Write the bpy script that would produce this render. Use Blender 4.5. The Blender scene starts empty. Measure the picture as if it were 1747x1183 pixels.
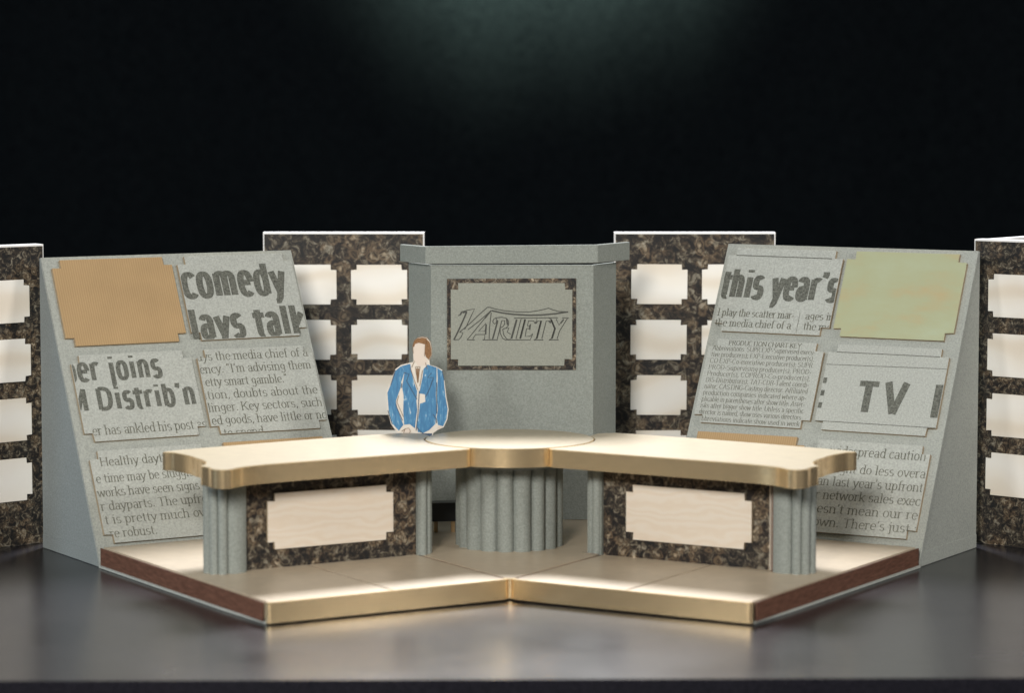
import bpy, bmesh, math, random
from mathutils import Vector, Matrix
random.seed(7)
R = math.radians
scene = bpy.context.scene

# ------------------------------------------------------------------ camera
cam_data = bpy.data.cameras.new('camera')
cam = bpy.data.objects.new('camera', cam_data)
scene.collection.objects.link(cam)
cam.location = (0, 0, 0.3048)
cam.rotation_euler = (R(90 - 4.912), 0, 0)
cam_data.sensor_width = 36.0
cam_data.lens = 5000 / 1747 * 36
cam_data.shift_x = 4.0 / 1747
cam_data.clip_start = 0.05
cam_data.clip_end = 50
cam_data.dof.use_dof = True
cam_data.dof.focus_distance = 2.0
cam_data.dof.aperture_fstop = 8.0
scene.camera = cam

# ------------------------------------------------------------------ world, exposure
world = bpy.data.worlds.new("World")
scene.world = world
world.use_nodes = True
bg = world.node_tree.nodes['Background']
bg.inputs['Color'].default_value = (0.6, 0.75, 1.0, 1)
bg.inputs['Strength'].default_value = 0.035
scene.view_settings.view_transform = 'Standard'
scene.view_settings.look = 'None'
scene.view_settings.exposure = 0
scene.view_settings.gamma = 1

# ------------------------------------------------------------------ lamps
def area(name, loc, target, size, power, color, size_y=None):
    d = bpy.data.lights.new(name, 'AREA')
    d.energy = power; d.color = color
    if size_y:
        d.shape = 'RECTANGLE'; d.size = size; d.size_y = size_y
    else:
        d.shape = 'DISK'; d.size = size
    o = bpy.data.objects.new(name, d); scene.collection.objects.link(o)
    o.location = loc
    o.rotation_euler = (Vector(target) - Vector(loc)).to_track_quat('-Z', 'Y').to_euler()
    return o
area('overhead_lamp', (0.0, 2.80, 1.00), (0, 1.86, 0.05), 0.30, 42.0, (0.98, 0.97, 0.98))
area('front_lamp', (-0.30, 0.20, 0.70), (0, 1.95, 0.1), 0.34, 25.0, (1.0, 0.95, 0.88))
area('left_lamp', (-1.20, 0.50, 0.78), (0, 1.95, 0.1), 0.26, 8.0, (1.0, 0.97, 0.92))
area('right_lamp', (1.45, 0.75, 0.85), (0, 1.95, 0.1), 0.40, 14.0, (1.0, 0.95, 0.89))
area('side_fill', (-1.9, 1.5, 0.6), (-0.1, 1.95, 0.12), 0.5, 5.0, (0.66, 0.84, 1.0))
d = bpy.data.lights.new('backdrop_lamp', 'SPOT')
d.energy = 2100; d.color = (0.82, 1.0, 0.76); d.spot_size = R(33); d.spot_blend = 1.0; d.shadow_soft_size = 0.1
o = bpy.data.objects.new('backdrop_lamp', d); scene.collection.objects.link(o)
o.location = (0.10, 2.95, 1.45)
o.rotation_euler = (Vector((0.05, 3.95, 0.82)) - o.location).to_track_quat('-Z', 'Y').to_euler()

# ------------------------------------------------------------------ materials
def mat(name, base, rough=0.7, metal=0.0, spec=0.5):
    m = bpy.data.materials.new(name); m.use_nodes = True
    b = m.node_tree.nodes['Principled BSDF']
    b.inputs['Base Color'].default_value = (*base, 1)
    b.inputs['Roughness'].default_value = rough
    b.inputs['Metallic'].default_value = metal
    b.inputs['Specular IOR Level'].default_value = spec
    return m, m.node_tree, b
def node(nt, t, **kw):
    n = nt.nodes.new(t)
    for k, v in kw.items():
        if hasattr(n, k) and k not in ('Scale', 'Detail'): setattr(n, k, v)
    return n
def coords(nt, scale=(1, 1, 1), rnd=True, loc=(0, 0, 0)):
    tc = nt.nodes.new('ShaderNodeTexCoord'); mp = nt.nodes.new('ShaderNodeMapping')
    mp.inputs['Scale'].default_value = scale; mp.inputs['Location'].default_value = loc
    if rnd:
        oi = nt.nodes.new('ShaderNodeObjectInfo'); ad = nt.nodes.new('ShaderNodeVectorMath'); ad.operation = 'ADD'
        ml = nt.nodes.new('ShaderNodeMath'); ml.operation = 'MULTIPLY'; ml.inputs[1].default_value = 7.3
        nt.links.new(oi.outputs['Random'], ml.inputs[0])
        nt.links.new(tc.outputs['Object'], ad.inputs[0]); nt.links.new(ml.outputs[0], ad.inputs[1])
        nt.links.new(ad.outputs[0], mp.inputs['Vector'])
    else:
        nt.links.new(tc.outputs['Object'], mp.inputs['Vector'])
    return mp.outputs['Vector']
def noise(nt, vec, scale, detail=3, rough=0.55, dist=0.0):
    n = nt.nodes.new('ShaderNodeTexNoise'); nt.links.new(vec, n.inputs['Vector'])
    n.inputs['Scale'].default_value = scale; n.inputs['Detail'].default_value = detail
    n.inputs['Roughness'].default_value = rough; n.inputs['Distortion'].default_value = dist
    return n.outputs['Fac']
def ramp(nt, fac, stops):
    r = nt.nodes.new('ShaderNodeValToRGB'); nt.links.new(fac, r.inputs['Fac'])
    e = r.color_ramp.elements
    while len(e) < len(stops): e.new(0.5)
    for x, (p, c) in zip(e, stops): x.position = p; x.color = (*c, 1)
    return r.outputs['Color']
def mixc(nt, fac, a, b, mode='MIX'):
    m = nt.nodes.new('ShaderNodeMix'); m.data_type = 'RGBA'; m.blend_type = mode
    if isinstance(fac, float): m.inputs[0].default_value = fac
    else: nt.links.new(fac, m.inputs[0])
    for i, v in ((6, a), (7, b)):
        if isinstance(v, tuple): m.inputs[i].default_value = (*v, 1)
        else: nt.links.new(v, m.inputs[i])
    return m.outputs[2]
def bump(nt, bsdf, h, strength, dist):
    b = nt.nodes.new('ShaderNodeBump'); b.inputs['Strength'].default_value = strength
    b.inputs['Distance'].default_value = dist
    nt.links.new(h, b.inputs['Height']); nt.links.new(b.outputs[0], bsdf.inputs['Normal'])

def speckled(name, base, amt=0.17, rough=0.85, blotch=0.10, bstr=0.35):
    m, nt, b = mat(name, base, rough, spec=0.3)
    v = coords(nt)
    lo = tuple(c * (1 - amt) for c in base); hi = tuple(min(1, c * (1 + amt)) for c in base)
    fine = noise(nt, v, 900, 2, 0.6)
    c1 = ramp(nt, fine, [(0.30, lo), (0.70, hi)])
    big = noise(nt, v, 14, 4, 0.6)
    c2 = ramp(nt, big, [(0.3, (1 - blotch,) * 3), (0.7, (1 + blotch * .0,) * 3)])
    nt.links.new(mixc(nt, 1.0, c1, c2, 'MULTIPLY'), b.inputs['Base Color'])
    bump(nt, b, fine, bstr, 0.0004)
    return m
M = {}
M['grey'] = speckled('grey_card', (0.238, 0.262, 0.243))
M['bluegrey'] = speckled('blue_grey_card', (0.24, 0.272, 0.275))
M['newsgrey'] = speckled('newsprint_grey', (0.415, 0.440, 0.415), 0.18, 0.8, 0.06)
M['board'] = speckled('board_grey', (0.355, 0.380, 0.355))
M['plaque'] = speckled('plaque_grey', (0.270, 0.285, 0.250), 0.12, 0.8, 0.1)
M['edge'] = speckled('raw_card_edge', (0.36, 0.29, 0.20), 0.1)
M['white'] = speckled('white_foam_edge', (0.82, 0.82, 0.82), 0.03, 0.6, 0.03)
# ink with worn, mottled coverage
m, nt, b = mat('printed_ink', (0.06, 0.06, 0.05), 0.8, spec=0.2)
v = coords(nt, rnd=False)
nt.links.new(ramp(nt, noise(nt, v, 700, 3, 0.7), [(0.32, (0.060, 0.064, 0.056)), (0.70, (0.20, 0.21, 0.185))]), b.inputs['Base Color'])
M['ink'] = m
M['logoink'] = mat('dark_pen_ink', (0.045, 0.048, 0.042), 0.7)[0]
m, nt, b = mat('pale_ink', (0.12, 0.12, 0.10), 0.8, spec=0.2)
v = coords(nt, rnd=False)
nt.links.new(ramp(nt, noise(nt, v, 900, 3, 0.7), [(0.35, (0.085, 0.088, 0.072)), (0.68, (0.22, 0.225, 0.19))]), b.inputs['Base Color'])
M['paleink'] = m
# corrugated tan card
m, nt, b = mat('tan_corrugated_card', (0.50, 0.33, 0.165), 0.75, spec=0.3)
v = coords(nt, rnd=False)
w = nt.nodes.new('ShaderNodeTexWave'); w.wave_type = 'BANDS'; w.bands_direction = 'X'
w.inputs['Scale'].default_value = 190; w.inputs['Distortion'].default_value = 0.6; w.inputs['Detail'].default_value = 2
nt.links.new(v, w.inputs['Vector'])
c = mixc(nt, 1.0, ramp(nt, w.outputs['Fac'], [(0, (0.385, 0.262, 0.135)), (1, (0.45, 0.315, 0.168))]),
         ramp(nt, noise(nt, v, 40, 4), [(0.3, (0.9, 0.9, 0.9)), (0.7, (1, 1, 1))]), 'MULTIPLY')
nt.links.new(c, b.inputs['Base Color']); bump(nt, b, w.outputs['Fac'], 0.25, 0.0003)
M['tan'] = m
# pale mottled gold-green card
m, nt, b = mat('pale_gold_card', (0.5, 0.48, 0.27), 0.6, spec=0.4)
v = coords(nt, (1, 1, 2.2), rnd=False)
c = ramp(nt, noise(nt, v, 22, 5, 0.6), [(0.32, (0.43, 0.37, 0.215)), (0.50, (0.385, 0.41, 0.26)), (0.75, (0.40, 0.45, 0.31))])
nt.links.new(c, b.inputs['Base Color']); M['palegold'] = m
# brown figured marble paper
def marble(name, s):
    m, nt, b = mat(name, (0.05, 0.04, 0.03), 0.5, spec=0.25)
    v = coords(nt)
    nz = nt.nodes.new('ShaderNodeTexNoise'); nt.links.new(v, nz.inputs['Vector']); nz.inputs['Scale'].default_value = 80 * s; nz.inputs['Detail'].default_value = 3
    ad = nt.nodes.new('ShaderNodeVectorMath'); ad.operation = 'MULTIPLY_ADD'
    nt.links.new(nz.outputs['Color'], ad.inputs[0]); ad.inputs[1].default_value = (0.012 / s,) * 3; nt.links.new(v, ad.inputs[2])
    vo = nt.nodes.new('ShaderNodeTexVoronoi'); vo.feature = 'F1'; vo.inputs['Scale'].default_value = 125 * s
    nt.links.new(ad.outputs[0], vo.inputs['Vector'])
    ring = ramp(nt, vo.outputs['Distance'], [(0.0, (0.52, 0.46, 0.36)), (0.18, (0.24, 0.18, 0.115)), (0.30, (0.022, 0.016, 0.012)), (0.44, (0.15, 0.105, 0.065)), (0.58, (0.012, 0.010, 0.010))])
    n2 = noise(nt, v, 150 * s, 6, 0.75, 0.9)
    veins = ramp(nt, n2, [(0.42, (0.006, 0.006, 0.007)), (0.50, (0.045, 0.032, 0.022)), (0.56, (0.21, 0.17, 0.115)), (0.65, (0.62, 0.57, 0.45))])
    sel = ramp(nt, noise(nt, v, 34 * s, 4, 0.65), [(0.45, (0, 0, 0)), (0.56, (1, 1, 1))])
    c = mixc(nt, 0.62, veins, ring)
    c = mixc(nt, sel, c, mixc(nt, 0.35, (0.010, 0.011, 0.012), veins))
    nt.links.new(c, b.inputs['Base Color'])
    return m
M['marble'] = marble('brown_marble_paper', 1.25)
M['marble_cloudy'] = marble('cloudy_marble_paper', 0.85)
M['marble_pebbly'] = marble('pebbly_marble_paper', 1.7)
# cream tile with faint swirls
m, nt, b = mat('cream_veneer', (0.74, 0.64, 0.50), 0.38, spec=0.5)
v = coords(nt, (1, 1, 2.6))
w = nt.nodes.new('ShaderNodeTexWave'); w.wave_type = 'BANDS'; w.bands_direction = 'Z'
w.inputs['Scale'].default_value = 22; w.inputs['Distortion'].default_value = 14; w.inputs['Detail'].default_value = 3; w.inputs['Detail Scale'].default_value = 1.2
nt.links.new(v, w.inputs['Vector'])
c = ramp(nt, w.outputs['Fac'], [(0.0, (0.605, 0.525, 0.43)), (0.5, (0.62, 0.55, 0.46)), (1.0, (0.625, 0.565, 0.485))])
nt.links.new(c, b.inputs['Base Color']); M['cream'] = m
m, nt, b = mat('pale_tile', (0.8, 0.75, 0.65), 0.32, spec=0.5)
v = coords(nt, (1, 1, 1.5))
w = nt.nodes.new('ShaderNodeTexWave'); w.wave_type = 'RINGS'
w.inputs['Scale'].default_value = 9; w.inputs['Distortion'].default_value = 7; w.inputs['Detail'].default_value = 2
nt.links.new(v, w.inputs['Vector'])
c = ramp(nt, w.outputs['Fac'], [(0.0, (0.72, 0.655, 0.56)), (0.35, (0.78, 0.74, 0.67)), (1.0, (0.81, 0.79, 0.745))])
nt.links.new(c, b.inputs['Base Color']); M['tile'] = m
# brass
def brass(name, base, rough, metal, aniso=0.0):
    m, nt, b = mat(name, base, rough, metal)
    v = coords(nt, (0.3, 0.3, 1.0))
    n = noise(nt, v, 420, 3, 0.6)
    lo = tuple(x * 0.93 for x in base); hi = tuple(min(1, x * 1.05) for x in base)
    nt.links.new(ramp(nt, n, [(0.3, lo), (0.7, hi)]), b.inputs['Base Color'])
    bump(nt, b, n, 0.05, 0.0003)
    return m
M['brass'] = brass('satin_brass_strip', (0.90, 0.69, 0.40), 0.27, 0.86)
M['desktop'] = brass('gold_laminate_top', (0.45, 0.38, 0.255), 0.32, 0.10)
M['floor'] = brass('gold_laminate_floor', (0.50, 0.42, 0.31), 0.36, 0.05)
m, nt, b = mat('mahogany_strip', (0.15, 0.055, 0.04), 0.6, spec=0.2)
v = coords(nt, (1, 1, 6))
nt.links.new(ramp(nt, noise(nt, v, 120, 4), [(0.3, (0.085, 0.040, 0.027)), (0.7, (0.165, 0.082, 0.056))]), b.inputs['Base Color'])
M['wood'] = m
M['blackplastic'] = mat('black_plastic', (0.012, 0.012, 0.014), 0.4)[0]
M['chrome'] = mat('bright_metal', (0.9, 0.9, 0.9), 0.15, 1.0)[0]
# table: black satin laminate
m, nt, b = mat('black_satin_table', (0.02, 0.019, 0.019), 0.30, spec=0.38)
v = coords(nt, rnd=False)
n = noise(nt, v, 420, 3, 0.6)
nt.links.new(ramp(nt, n, [(0.3, (0.007, 0.007, 0.010)), (0.7, (0.013, 0.0125, 0.017))]), b.inputs['Base Color'])
rr = ramp(nt, noise(nt, v, 9, 3), [(0.3, (0.22,) * 3), (0.7, (0.275,) * 3)])
nt.links.new(rr, b.inputs['Roughness']); bump(nt, b, n, 0.05, 0.0003)
M['table'] = m
m, nt, b = mat('black_cloth', (0.010, 0.012, 0.016), 0.95, spec=0.1)
v = coords(nt, rnd=False)
nt.links.new(ramp(nt, noise(nt, v, 230, 3, 0.8), [(0.36, (0.0008, 0.0020, 0.0034)), (0.64, (0.0090, 0.0125, 0.0150))]), b.inputs['Base Color'])
M['cloth'] = m
# figure paints
M['paper'] = mat('white_card', (0.62, 0.585, 0.53), 0.7)[0]
m, nt, b = mat('blue_marker', (0.10, 0.25, 0.45), 0.6)
v = coords(nt, (2.2, 1, 0.5), rnd=False)
c = ramp(nt, noise(nt, v, 230, 4, 0.65, 0.8), [(0.30, (0.028, 0.125, 0.27)), (0.55, (0.045, 0.19, 0.37)), (0.63, (0.10, 0.27, 0.44)), (0.70, (0.46, 0.53, 0.58))])
nt.links.new(c, b.inputs['Base Color']); M['blue'] = m
M['skin'] = mat('pale_skin_paint', (0.60, 0.53, 0.47), 0.7)[0]
M['hair'] = speckled('brown_marker', (0.23, 0.125, 0.06), 0.25)
M['line'] = mat('dark_blue_pen', (0.03, 0.06, 0.11), 0.6)[0]
M['brownline'] = mat('brown_pen', (0.16, 0.10, 0.05), 0.6)[0]

# ------------------------------------------------------------------ object helpers
def tag(o, label=None, cat=None, group=None, kind=None):
    for k, v in (('label', label), ('category', cat), ('group', group), ('kind', kind)):
        if v: o[k] = v
    return o
def empty(name, loc, rz=0, label=None, cat=None, group=None):
    o = bpy.data.objects.new(name, None); scene.collection.objects.link(o)
    o.empty_display_size = 0.02
    o.location = loc; o.rotation_euler = (0, 0, rz)
    return tag(o, label, cat, group)
def spline(pts, n=4):
    out = []
    for i in range(len(pts) - 1):
        p0, p1, p2, p3 = pts[max(0, i - 1)], pts[i], pts[i + 1], pts[min(len(pts) - 1, i + 2)]
        for k in range(n):
            t = k / n
            out.append(tuple(0.5 * (2 * p1[d] + (p2[d] - p0[d]) * t + (2 * p0[d] - 5 * p1[d] + 4 * p2[d] - p3[d]) * t * t + (3 * p1[d] - p0[d] - 3 * p2[d] + p3[d]) * t ** 3) for d in (0, 1)))
    return out + [pts[-1]]
def link(name, bm, mats, parent=None, smooth=False, bev=0.0, segs=2, matrix=None):
    if bev:
        es = [e for e in bm.edges if len(e.link_faces) == 2 and e.calc_face_angle(0) > 0.6]
        bmesh.ops.bevel(bm, geom=es, offset=bev, segments=segs, affect='EDGES', clamp_overlap=True)
    me = bpy.data.meshes.new(name); bm.to_mesh(me); bm.free()
    for m in (mats if isinstance(mats, (list, tuple)) else [mats]): me.materials.append(m)
    if smooth:
        for p in me.polygons: p.use_smooth = True
        if smooth != 'all': me.set_sharp_from_angle(angle=R(32))
    o = bpy.data.objects.new(name, me); scene.collection.objects.link(o)
    if parent is not None: o.parent = parent
    if matrix is not None: o.matrix_local = matrix
    return o
def box(bm, x0, x1, y0, y1, z0, z1):
    vs = [bm.verts.new((x, y, z)) for z in (z0, z1) for y in (y0, y1) for x in (x0, x1)]
    for f in ((0, 2, 3, 1), (4, 5, 7, 6), (0, 1, 5, 4), (1, 3, 7, 5), (3, 2, 6, 7), (2, 0, 4, 6)):
        bm.faces.new([vs[i] for i in f])
def prism(bm, pts, z0, z1, top_mat=None, cap=True):
    """closed plan outline pts extruded from z0 to z1"""
    area2 = sum(pts[i][0] * pts[(i + 1) % len(pts)][1] - pts[(i + 1) % len(pts)][0] * pts[i][1] for i in range(len(pts)))
    if area2 < 0: pts = pts[::-1]
    a = [bm.verts.new((x, y, z0)) for x, y in pts]; b = [bm.verts.new((x, y, z1)) for x, y in pts]
    n = len(pts)
    for i in range(n):
        f = bm.faces.new((a[i], a[(i + 1) % n], b[(i + 1) % n], b[i]))
    if cap:
        bm.faces.new(a[::-1]); t = bm.faces.new(b)
        if top_mat is not None: t.material_index = top_mat
def plate(bm, pts, y0, y1, side_mat=1):
    """outline in x,z extruded along y (front face at y0, facing -y)"""
    area2 = sum(pts[i][0] * pts[(i + 1) % len(pts)][1] - pts[(i + 1) % len(pts)][0] * pts[i][1] for i in range(len(pts)))
    if area2 < 0: pts = pts[::-1]
    a = [bm.verts.new((x, y0, z)) for x, z in pts]; b = [bm.verts.new((x, y1, z)) for x, z in pts]
    n = len(pts)
    bm.faces.new(a); bm.faces.new(b[::-1])
    for i in range(n):
        f = bm.faces.new((a[(i + 1) % n], a[i], b[i], b[(i + 1) % n])); f.material_index = side_mat
def notched(x0, x1, z0, z1, n, m=None):
    m = m or n
    j = lambda: random.uniform(-0.0004, 0.0004)
    return [(x0 + n + j(), z0), (x1 - n + j(), z0), (x1 - n, z0 + m + j()), (x1, z0 + m), (x1, z1 - m + j()), (x1 - n + j(), z1 - m),
            (x1 - n, z1), (x0 + n + j(), z1), (x0 + n, z1 - m + j()), (x0, z1 - m), (x0, z0 + m + j()), (x0 + n + j(), z0 + m)]
def arc(cx, cy, rx, ry, a0, a1, n=10, p=1.0):
    out = []
    for i in range(n + 1):
        t = R(a0 + (a1 - a0) * i / n); c, s = math.cos(t), math.sin(t)
        out.append((cx + rx * math.copysign(abs(c) ** p, c), cy + ry * math.copysign(abs(s) ** p, s)))
    return out

# ------------------------------------------------------------------ lettering drawn with a pen
# skeletons: x height .5, capital .72, ascender .76, descender -.22
def glyphs(pw=1.0):
    G = {}
    def arc(cx, cy, rx, ry, a0, a1, n=10): return globals()['arc'](cx, cy, rx, ry, a0, a1, n if pw == 1 else int(n * 1.6), pw)
    o = lambda cx, cy, rx, ry, a0=0, a1=360, n=16: arc(cx, cy, rx, ry, a0, a1, n)
    def g(ch, adv, strokes, ser=()): G[ch] = (adv, strokes, ser)
    g('a', .46, [arc(.22, .36, .14, .14, 160, 0, 7) + [(.36, 0)], o(.22, .14, .14, .14)], [(.40, .0)])
    g('b', .50, [[(.1, .76), (.1, 0)], o(.26, .25, .16, .25)], [(.06, .76)])
    g('c', .43, [arc(.25, .25, .18, .25, 42, 318, 14)])
    g('d', .50, [[(.4, .76), (.4, 0)], o(.24, .25, .16, .25)], [(.36, .76), (.44, 0)])
    g('e', .45, [[(.07, .27), (.40, .27)] , arc(.235, .25, .17, .25, 5, 315, 15)])
    g('f', .32, [arc(.26, .62, .12, .14, 50, 180, 7) + [(.14, 0)], [(.03, .47), (.27, .47)]], [(.14, 0)])
    g('g', .48, [o(.23, .30, .15, .20), [(.38, .48), (.38, -.06)] + arc(.22, -.08, .16, .14, 0, -160, 8)])
    g('h', .52, [[(.1, .76), (.1, 0)], arc(.25, .33, .15, .17, 180, 0, 8) + [(.40, 0)]], [(.06, .76), (.1, 0), (.40, 0)])
    g('i', .26, [[(.13, .5), (.13, 0)], [(.13, .66), (.13, .75)]], [(.09, .5), (.13, 0)])
    g('j', .26, [[(.15, .5), (.15, -.10)] + arc(.05, -.10, .10, .12, 0, -90, 5), [(.15, .66), (.15, .75)]], [(.11, .5)])
    g('k', .50, [[(.1, .76), (.1, 0)], [(.40, .5), (.12, .2)], [(.20, .28), (.42, 0)]], [(.06, .76), (.1, 0), (.42, 0), (.4, .5)])
    g('l', .26, [[(.13, .76), (.13, 0)]], [(.09, .76), (.13, 0)])
    g('m', .76, [[(.1, .5), (.1, 0)], arc(.235, .35, .135, .15, 180, 0, 7) + [(.37, 0)], arc(.505, .35, .135, .15, 180, 0, 7) + [(.64, 0)]], [(.06, .5), (.1, 0), (.37, 0), (.64, 0)])
    g('n', .52, [[(.1, .5), (.1, 0)], arc(.25, .33, .15, .17, 180, 0, 8) + [(.40, 0)]], [(.06, .5), (.1, 0), (.40, 0)])
    g('o', .48, [o(.24, .25, .17, .25)])
    g('p', .50, [[(.1, .5), (.1, -.22)], o(.26, .25, .16, .25)], [(.06, .5), (.1, -.22)])
    g('q', .50, [[(.4, .5), (.4, -.22)], o(.24, .25, .16, .25)], [(.4, -.22)])
    g('r', .36, [[(.1, .5), (.1, 0)], arc(.26, .32, .16, .17, 180, 55, 7)], [(.06, .5), (.1, 0)])
    g('s', .40, [arc(.20, .37, .125, .13, 35, 180, 7) + arc(.20, .37, .125, .13, 190, 250, 3) + arc(.20, .13, .14, .13, 70, 0, 4) + arc(.20, .13, .14, .13, -10, -150, 7)])
    g('t', .32, [[(.14, .66), (.14, .12)] + arc(.23, .12, .09, .12, 180, 290, 6), [(.02, .48), (.28, .48)]])
    g('u', .52, [[(.1, .5), (.1, .17)] + arc(.25, .17, .15, .17, 180, 360, 8), [(.40, .5), (.40, 0)]], [(.06, .5), (.36, .5), (.44, 0)])
    g('v', .46, [[(.04, .5), (.23, .0)], [(.23, 0), (.42, .5)]], [(.05, .5), (.41, .5)])
    g('w', .68, [[(.04, .5), (.19, 0)], [(.19, 0), (.34, .48)], [(.34, .48), (.49, 0)], [(.49, 0), (.64, .5)]], [(.05, .5), (.63, .5)])
    g('x', .46, [[(.05, .5), (.41, 0)], [(.41, .5), (.05, 0)]], [(.05, 0), (.41, 0), (.05, .5), (.41, .5)])
    g('y', .46, [[(.04, .5), (.23, .02)], [(.42, .5), (.19, -.12), (.12, -.21), (.03, -.21)]], [(.05, .5), (.41, .5)])
    g('z', .42, [[(.05, .48), (.37, .48), (.05, .02), (.37, .02)]])
    g('A', .66, [[(.03, 0), (.33, .72)], [(.33, .72), (.63, 0)], [(.14, .24), (.52, .24)]], [(.05, 0), (.61, 0)])
    g('B', .60, [[(.1, .72), (.1, 0)], [(.1, .71), (.3, .71)] + arc(.3, .545, .16, .165, 90, -90, 8) + [(.1, .38)], [(.3, .38)] + arc(.3, .195, .2, .185, 90, -90, 8) + [(.1, .01)]])
    g('C', .64, [arc(.33, .36, .27, .36, 42, 318, 16)])
    g('D', .66, [[(.1, .72), (.1, 0)], [(.1, .70), (.26, .70)] + arc(.26, .36, .30, .34, 90, -90, 12) + [(.1, .02)]])
    g('E', .58, [[(.1, .72), (.1, 0)], [(.1, .70), (.5, .70)], [(.1, .38), (.44, .38)], [(.1, .02), (.52, .02)]])
    g('F', .54, [[(.1, .72), (.1, 0)], [(.1, .70), (.5, .70)], [(.1, .38), (.42, .38)]], [(.1, 0)])
    g('G', .68, [arc(.33, .36, .27, .36, 42, 330, 16), [(.58, .0), (.58, .32), (.38, .32)]])
    g('H', .70, [[(.1, .72), (.1, 0)], [(.58, .72), (.58, 0)], [(.1, .38), (.58, .38)]], [(.1, 0), (.58, 0), (.1, .72), (.58, .72)])
    g('I', .30, [[(.15, .72), (.15, 0)]], [(.15, .72), (.15, 0)])
    g('K', .64, [[(.1, .72), (.1, 0)], [(.54, .72), (.12, .3)], [(.24, .42), (.58, 0)]], [(.1, 0), (.1, .72), (.58, 0), (.53, .72)])
    g('L', .54, [[(.1, .72), (.1, 0)], [(.1, .02), (.5, .02)]], [(.1, .72)])
    g('M', .84, [[(.1, 0), (.1, .72)], [(.1, .72), (.42, .05)], [(.42, .05), (.74, .72)], [(.74, .72), (.74, 0)]], [(.1, 0), (.74, 0)])
    g('N', .70, [[(.1, 0), (.1, .72)], [(.1, .72), (.6, 0)], [(.6, 0), (.6, .72)]], [(.1, 0), (.6, .72)])
    g('O', .68, [o(.34, .36, .27, .36, n=20)])
    g('P', .56, [[(.1, .72), (.1, 0)], [(.1, .71), (.3, .71)] + arc(.3, .53, .18, .18, 90, -90, 8) + [(.1, .35)]], [(.1, 0)])
    g('R', .62, [[(.1, .72), (.1, 0)], [(.1, .71), (.3, .71)] + arc(.3, .54, .17, .17, 90, -90, 8) + [(.1, .37)], [(.3, .37), (.55, 0)]], [(.1, 0), (.55, 0)])
    g('S', .54, [arc(.27, .54, .18, .17, 35, 180, 8) + arc(.27, .54, .18, .17, 190, 250, 3) + arc(.27, .19, .20, .19, 70, 0, 4) + arc(.27, .19, .20, .19, -10, -150, 8)])
    g('T', .60, [[(.30, .72), (.30, 0)], [(.03, .70), (.57, .70)]], [(.3, 0)])
    g('U', .68, [[(.1, .72), (.1, .24)] + arc(.34, .24, .24, .24, 180, 360, 10) + [(.58, .72)]], [(.1, .72), (.58, .72)])
    g('V', .64, [[(.03, .72), (.32, 0)], [(.32, 0), (.61, .72)]], [(.05, .72), (.59, .72)])
    g('W', .88, [[(.03, .72), (.24, 0)], [(.24, 0), (.44, .7)], [(.44, .7), (.64, 0)], [(.64, 0), (.85, .72)]])
    g('X', .62, [[(.05, .72), (.57, 0)], [(.57, .72), (.05, 0)]], [(.05, 0), (.57, 0)])
    g('Y', .62, [[(.04, .72), (.31, .34)], [(.58, .72), (.31, .34), (.31, 0)]], [(.05, .72), (.57, .72), (.31, 0)])
    g('.', .22, [[(.11, 0), (.11, .09)]]); g(',', .22, [[(.12, .08), (.12, .0), (.07, -.1)]])
    g("'", .20, [[(.11, .76), (.11, .66), (.07, .56)]]); g('-', .32, [[(.05, .22), (.27, .22)], [(.05, .26), (.27, .26)]])
    g('"', .34, [[(.10, .76), (.10, .66), (.07, .58)], [(.23, .76), (.23, .66), (.20, .58)]])
    g(':', .22, [[(.08, .04), (.15, .04)], [(.08, .42), (.15, .42)]]); g(';', .22, [[(.12, .08), (.12, 0), (.07, -.1)], [(.08, .42), (.15, .42)]])
    g('(', .30, [arc(.30, .27, .18, .48, 125, 235, 8)]); g(')', .30, [arc(0, .27, .18, .48, 55, -55, 8)])
    g('|', .20, [[(.1, .8), (.1, -.25)]]); g(' ', .24, [])
    return G
GLY = glyphs(); GLYB = glyphs(0.80)
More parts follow.
